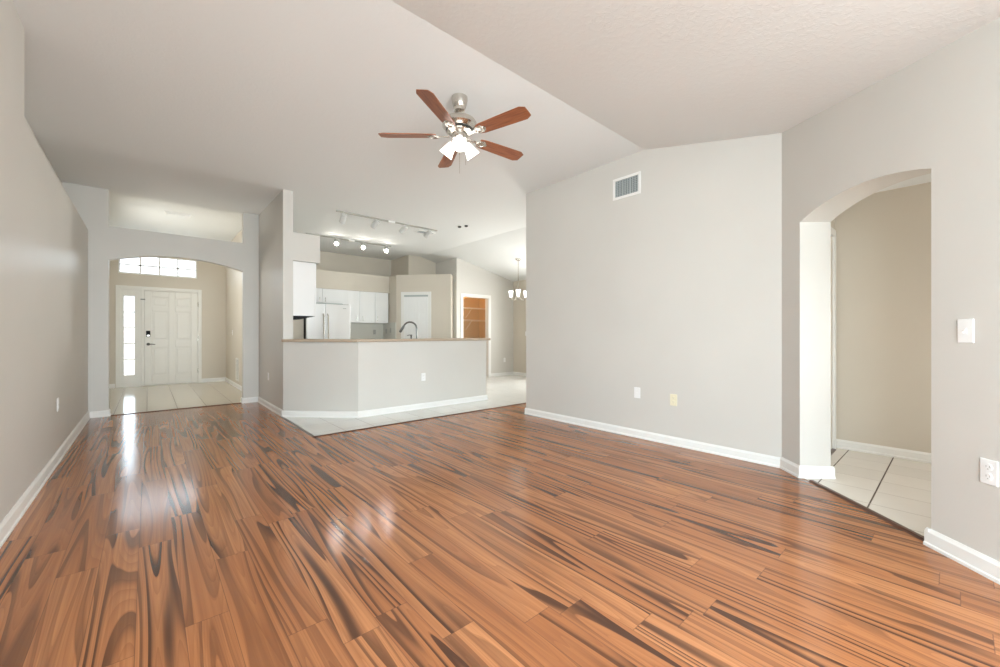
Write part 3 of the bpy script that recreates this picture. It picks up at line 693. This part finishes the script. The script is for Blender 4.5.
for (x, y), lab in (((4.28, 6.0), 'left of two small black discs on the ceiling'), ((4.335, 5.87), 'right of two small black discs on the ceiling')):
    o = MB().lathe([(0, 0), (0.032, 0), (0.032, -0.012), (0.024, -0.02), (0, -0.02)], 20).build('ceiling_disc', 'black', loc=(x, y, ZC), smooth=True)  # small round black cap on the ceiling
    tag(o, lab, 'disc', 'black ceiling discs')

# ------------------------------------------------------------------ ceiling fan
FX, FY = 1.945, 2.727
fan = empty('ceiling_fan', (FX, FY, ZC), 0, 'brushed nickel ceiling fan with five reddish wood blades and three lit glass shades', 'ceiling fan')
MB().lathe([(0, 0), (0.066, 0), (0.067, -0.02), (0.062, -0.05), (0.052, -0.085), (0.047, -0.09), (0.045, -0.112), (0.02, -0.122), (0, -0.122)], 32).build('canopy', 'nickel', fan, smooth=True)
MB().lathe([(0.0, -0.10), (0.012, -0.10), (0.012, -0.18), (0.0, -0.18)], 16).build('downrod', 'nickel', fan, smooth=True)
MB().lathe([(0, -0.165), (0.03, -0.165), (0.035, -0.173), (0.09, -0.18), (0.13, -0.195), (0.143, -0.215), (0.143, -0.24), (0.13, -0.255), (0.11, -0.267), (0.108, -0.29), (0.07, -0.305), (0, -0.305)], 40).build('motor_housing', 'nickel', fan, smooth=True)
MB().lathe([(0.109, -0.268), (0.1125, -0.271), (0.1125, -0.286), (0.109, -0.289)], 40).build('dark_band', 'bronze', fan, smooth=True)
ZB = -0.325
def blade_mesh():
    g = MB(); n_ = 10; pr = []
    out = [(0.19, -0.045), (0.23, -0.056), (0.40, -0.062), (0.618, -0.068), (0.66, -0.046), (0.662, 0.0), (0.66, 0.046), (0.618, 0.068), (0.40, 0.062), (0.23, 0.056), (0.19, 0.045)]
    g.prism([(x, y, 0) for x, y in out], (0, 0, 0.007)); return g
def iron_mesh():
    g = MB()
    g.prism([(0.085, -0.018, -0.004), (0.16, -0.012, -0.004), (0.19, -0.035, -0.004), (0.235, -0.04, -0.004), (0.265, -0.015, -0.004), (0.27, 0.0, -0.004), (0.265, 0.015, -0.004), (0.235, 0.04, -0.004), (0.19, 0.035, -0.004), (0.16, 0.012, -0.004), (0.085, 0.018, -0.004)], (0, 0, 0.004))
    pts_ = [(0.21 + 0.038 * math.cos(a_), 0.028 * math.sin(a_), -0.007) for a_ in [2 * math.pi * k / 20 for k in range(21)]]
    g.tube(pts_, 0.006, 8, cap=False)
    return g
bm0 = im0 = None
for k in range(5):
    a_ = math.radians(-4 + 72 * k)
    mt = Matrix.Translation((0, 0, ZB)) @ Matrix.Rotation(a_, 4, 'Z') @ Matrix.Rotation(math.radians(-12), 4, 'X')
    if bm0 is None:
        bl = blade_mesh().build('blade', 'blade', fan, bevel=0.002); ir = iron_mesh().build('blade_iron', 'nickel', bl, bevel=0.001)
        bm0, im0 = bl, ir
    else:
        bl = bm0.copy(); COL.objects.link(bl); bl.parent = fan; ir = im0.copy(); COL.objects.link(ir); ir.parent = bl
    bl.matrix_local = mt
MB().lathe([(0, -0.295), (0.06, -0.295), (0.064, -0.32), (0.058, -0.345), (0.03, -0.365), (0.012, -0.375), (0, -0.375)], 28).build('light_kit', 'nickel', fan, smooth=True)
a0 = math.atan2(-FY, -FX)
for k in range(3):
    az = a0 + k * 2 * math.pi / 3
    dv = Vector((math.cos(az), math.sin(az), 0))
    st = dv * 0.04 + Vector((0, 0, -0.345)); axis = (dv * 0.66 + Vector((0, 0, -0.75))).normalized()
    o0 = st + axis * 0.035
    arm = MB().tube([st, st + axis * 0.02, o0], [0.014, 0.018, 0.022], 14).build('lamp_socket', 'nickel', fan, smooth=True)
    q = Vector((0, 0, 1)).rotation_difference(axis).to_matrix().to_4x4()
    sh = MB().lathe([(0.024, 0), (0.033, 0.012), (0.042, 0.045), (0.050, 0.08), (0.060, 0.11), (0.056, 0.11), (0.043, 0.075), (0.03, 0.03), (0, 0.02)], 28, Matrix.Translation(o0) @ q).build('lamp_shade', 'shade', fan, smooth=True)
    sh['label'] = 'glowing white glass shade'
for dx_, ln in ((0.0, 0.27), (0.05, 0.2)):
    p0 = Vector((dx_ * 0.75, -dx_ * 0.66, -0.36))
    MB().tube([p0, p0 + Vector((0, 0, -ln))], 0.0016, 6).build('pull_chain', 'nickel', fan)

# ------------------------------------------------------------------ track lights
def track(loc, length, heads, aim, lab, lit):
    o = empty('track_light', loc, 0, lab, 'track light', 'ceiling track lights in the kitchen')
    MB().box(0, length, -0.018, 0.018, -0.02, 0).build('rail', 'trackgrey', o, bevel=0.002)
    MB().box(length * 0.5 - 0.06, length * 0.5 + 0.06, -0.03, 0.03, -0.035, 0).build('feed_box', 'white', o, bevel=0.003)
    for i, hx in enumerate(heads):
        ax = Vector(aim[i]).normalized()
        piv = Vector((hx, 0, -0.075))
        hd = MB().tube([piv - ax * 0.045, piv - ax * 0.035, piv + ax * 0.11], [0.03, 0.044, 0.045], 20, cap=True).build('spotlight_head', 'headgrey', o, smooth=True)
        MB().tube([(hx, 0, -0.02), (hx, 0, -0.07)], 0.012, 10).build('stem', 'white', hd)
        q = Vector((0, 0, 1)).rotation_difference(ax).to_matrix().to_4x4()
        MB().lathe([(0.033, 0.0), (0.033, 0.0015), (0.026, 0.008), (0, 0.012)] if lit else [(0.034, -0.02), (0.034, -0.019), (0, -0.0185)], 20, Matrix.Translation(piv + ax * 0.1102) @ q).build('lamp', 'lamp', hd, smooth=True)
YT = 6.5
tx = [at_y(p, YT) for p in (343.6, 376.4, 404.6, 429)]; t0 = at_y(336.5, YT); t1 = at_y(437, YT)
track((t0, YT, ZC), t1 - t0, [x - t0 for x in tx], [(0.0, 1.0, -1), (-0.45, 1.1, -1), (-0.45, 1.2, -1), (-0.5, 1.3, -1)], 'white four head track light nearer the bar, lamps turned away', False)
YT2 = 8.35
tx = [at_y(p, YT2) for p in (336.7, 363.2, 386)]; t0 = at_y(306, YT2); t1 = at_y(391, YT2)
track((t0, YT2, ZC), t1 - t0, [x - t0 for x in tx], [(-0.30, -0.75, -0.6)] * 3, 'white track light further back with three glaring bulbs', True)

# ------------------------------------------------------------------ chandelier
cyy = 6.6; cxx = at_y(518.2, cyy); cz = ZC - 0.224 * (cxx - 5.2)
ch = empty('chandelier', (cxx, cyy, cz), 0, 'nickel chandelier with three lit white glass shades in the dining corner', 'chandelier')
MB().lathe([(0, 0.012), (0.065, 0.012), (0.062, -0.015), (0.03, -0.04), (0, -0.045)], 24).build('canopy', 'nickel', ch, smooth=True)
zb = 2.15 - cz
MB().tube([(0, 0, -0.04), (0, 0, zb)], 0.008, 10).build('rod', 'nickel', ch, smooth=True)
MB().lathe([(0, zb), (0.018, zb - 0.01), (0.03, zb - 0.10), (0.022, zb - 0.17), (0.012, zb - 0.22), (0.018, zb - 0.24), (0, zb - 0.255)], 20).build('hub', 'nickel', ch, smooth=True)
for k in range(3):
    az = math.radians(226 + 120 * k); dv = Vector((math.cos(az), math.sin(az), 0)); Zv = Vector((0, 0, 1))
    ar = MB().tube([dv * 0.02 + Zv * (zb - 0.16), dv * 0.09 + Zv * (zb - 0.25), dv * 0.17 + Zv * (zb - 0.25), dv * 0.195 + Zv * (zb - 0.20)], 0.007, 8).build('arm', 'nickel', ch, smooth=True)
    MB().lathe([(0, 0), (0.025, 0.005), (0.022, 0.03), (0, 0.03)], 16, Matrix.Translation(dv * 0.195 + Zv * (zb - 0.215))).build('lamp_cup', 'nickel', ar)
    s_ = MB().lathe([(0.026, 0.0), (0.036, 0.05), (0.05, 0.13), (0.056, 0.15), (0.05, 0.148), (0.03, 0.03), (0, 0.02)], 20, Matrix.Translation(dv * 0.195 + Zv * (zb - 0.19))).build('lamp_shade', 'cshade', ch, smooth=True)
    s_['label'] = 'glowing white glass shade'

# ------------------------------------------------------------------ closet fittings
for z, lab in ((1.83, 'upper white wire shelf in the open closet'), (1.5, 'lower white wire shelf in the open closet')):
    o = empty('wire_shelf', (5.82, 8.98, z), 0, lab, 'shelf', 'wire shelves in the closet')
    g = MB()
    for k in range(24): g.tube([(0.02 + k * 0.053, -0.01, 0), (0.02 + k * 0.053, -0.30, 0)], 0.0022, 5)
    for y_ in (-0.01, -0.15, -0.30): g.tube([(0.0, y_, 0.003), (1.26, y_, 0.003)], 0.004, 6)
    g.tube([(0.0, -0.30, -0.03), (1.26, -0.30, -0.03)], 0.004, 6)
    g.build('wire_deck', 'white', o)
    for x in (0.35, 0.8): MB().tube([(x, 0.01, -0.26), (x, -0.29, -0.005)], 0.006, 8).build('bracket', 'white', o)
cl = empty('closet_lamp', (6.35, 8.55, 2.44), 0, 'warm bulb on the closet ceiling above the doorway', 'lamp')
MB().lathe([(0, 0), (0.06, 0), (0.05, -0.03), (0.02, -0.045), (0, -0.045)], 20).build('lamp_holder', 'white', cl, smooth=True)
MB().lathe([(0.0, -0.045), (0.02, -0.05), (0.035, -0.085), (0.025, -0.115), (0, -0.125)], 20).build('bulb', 'warm', cl, smooth=True)
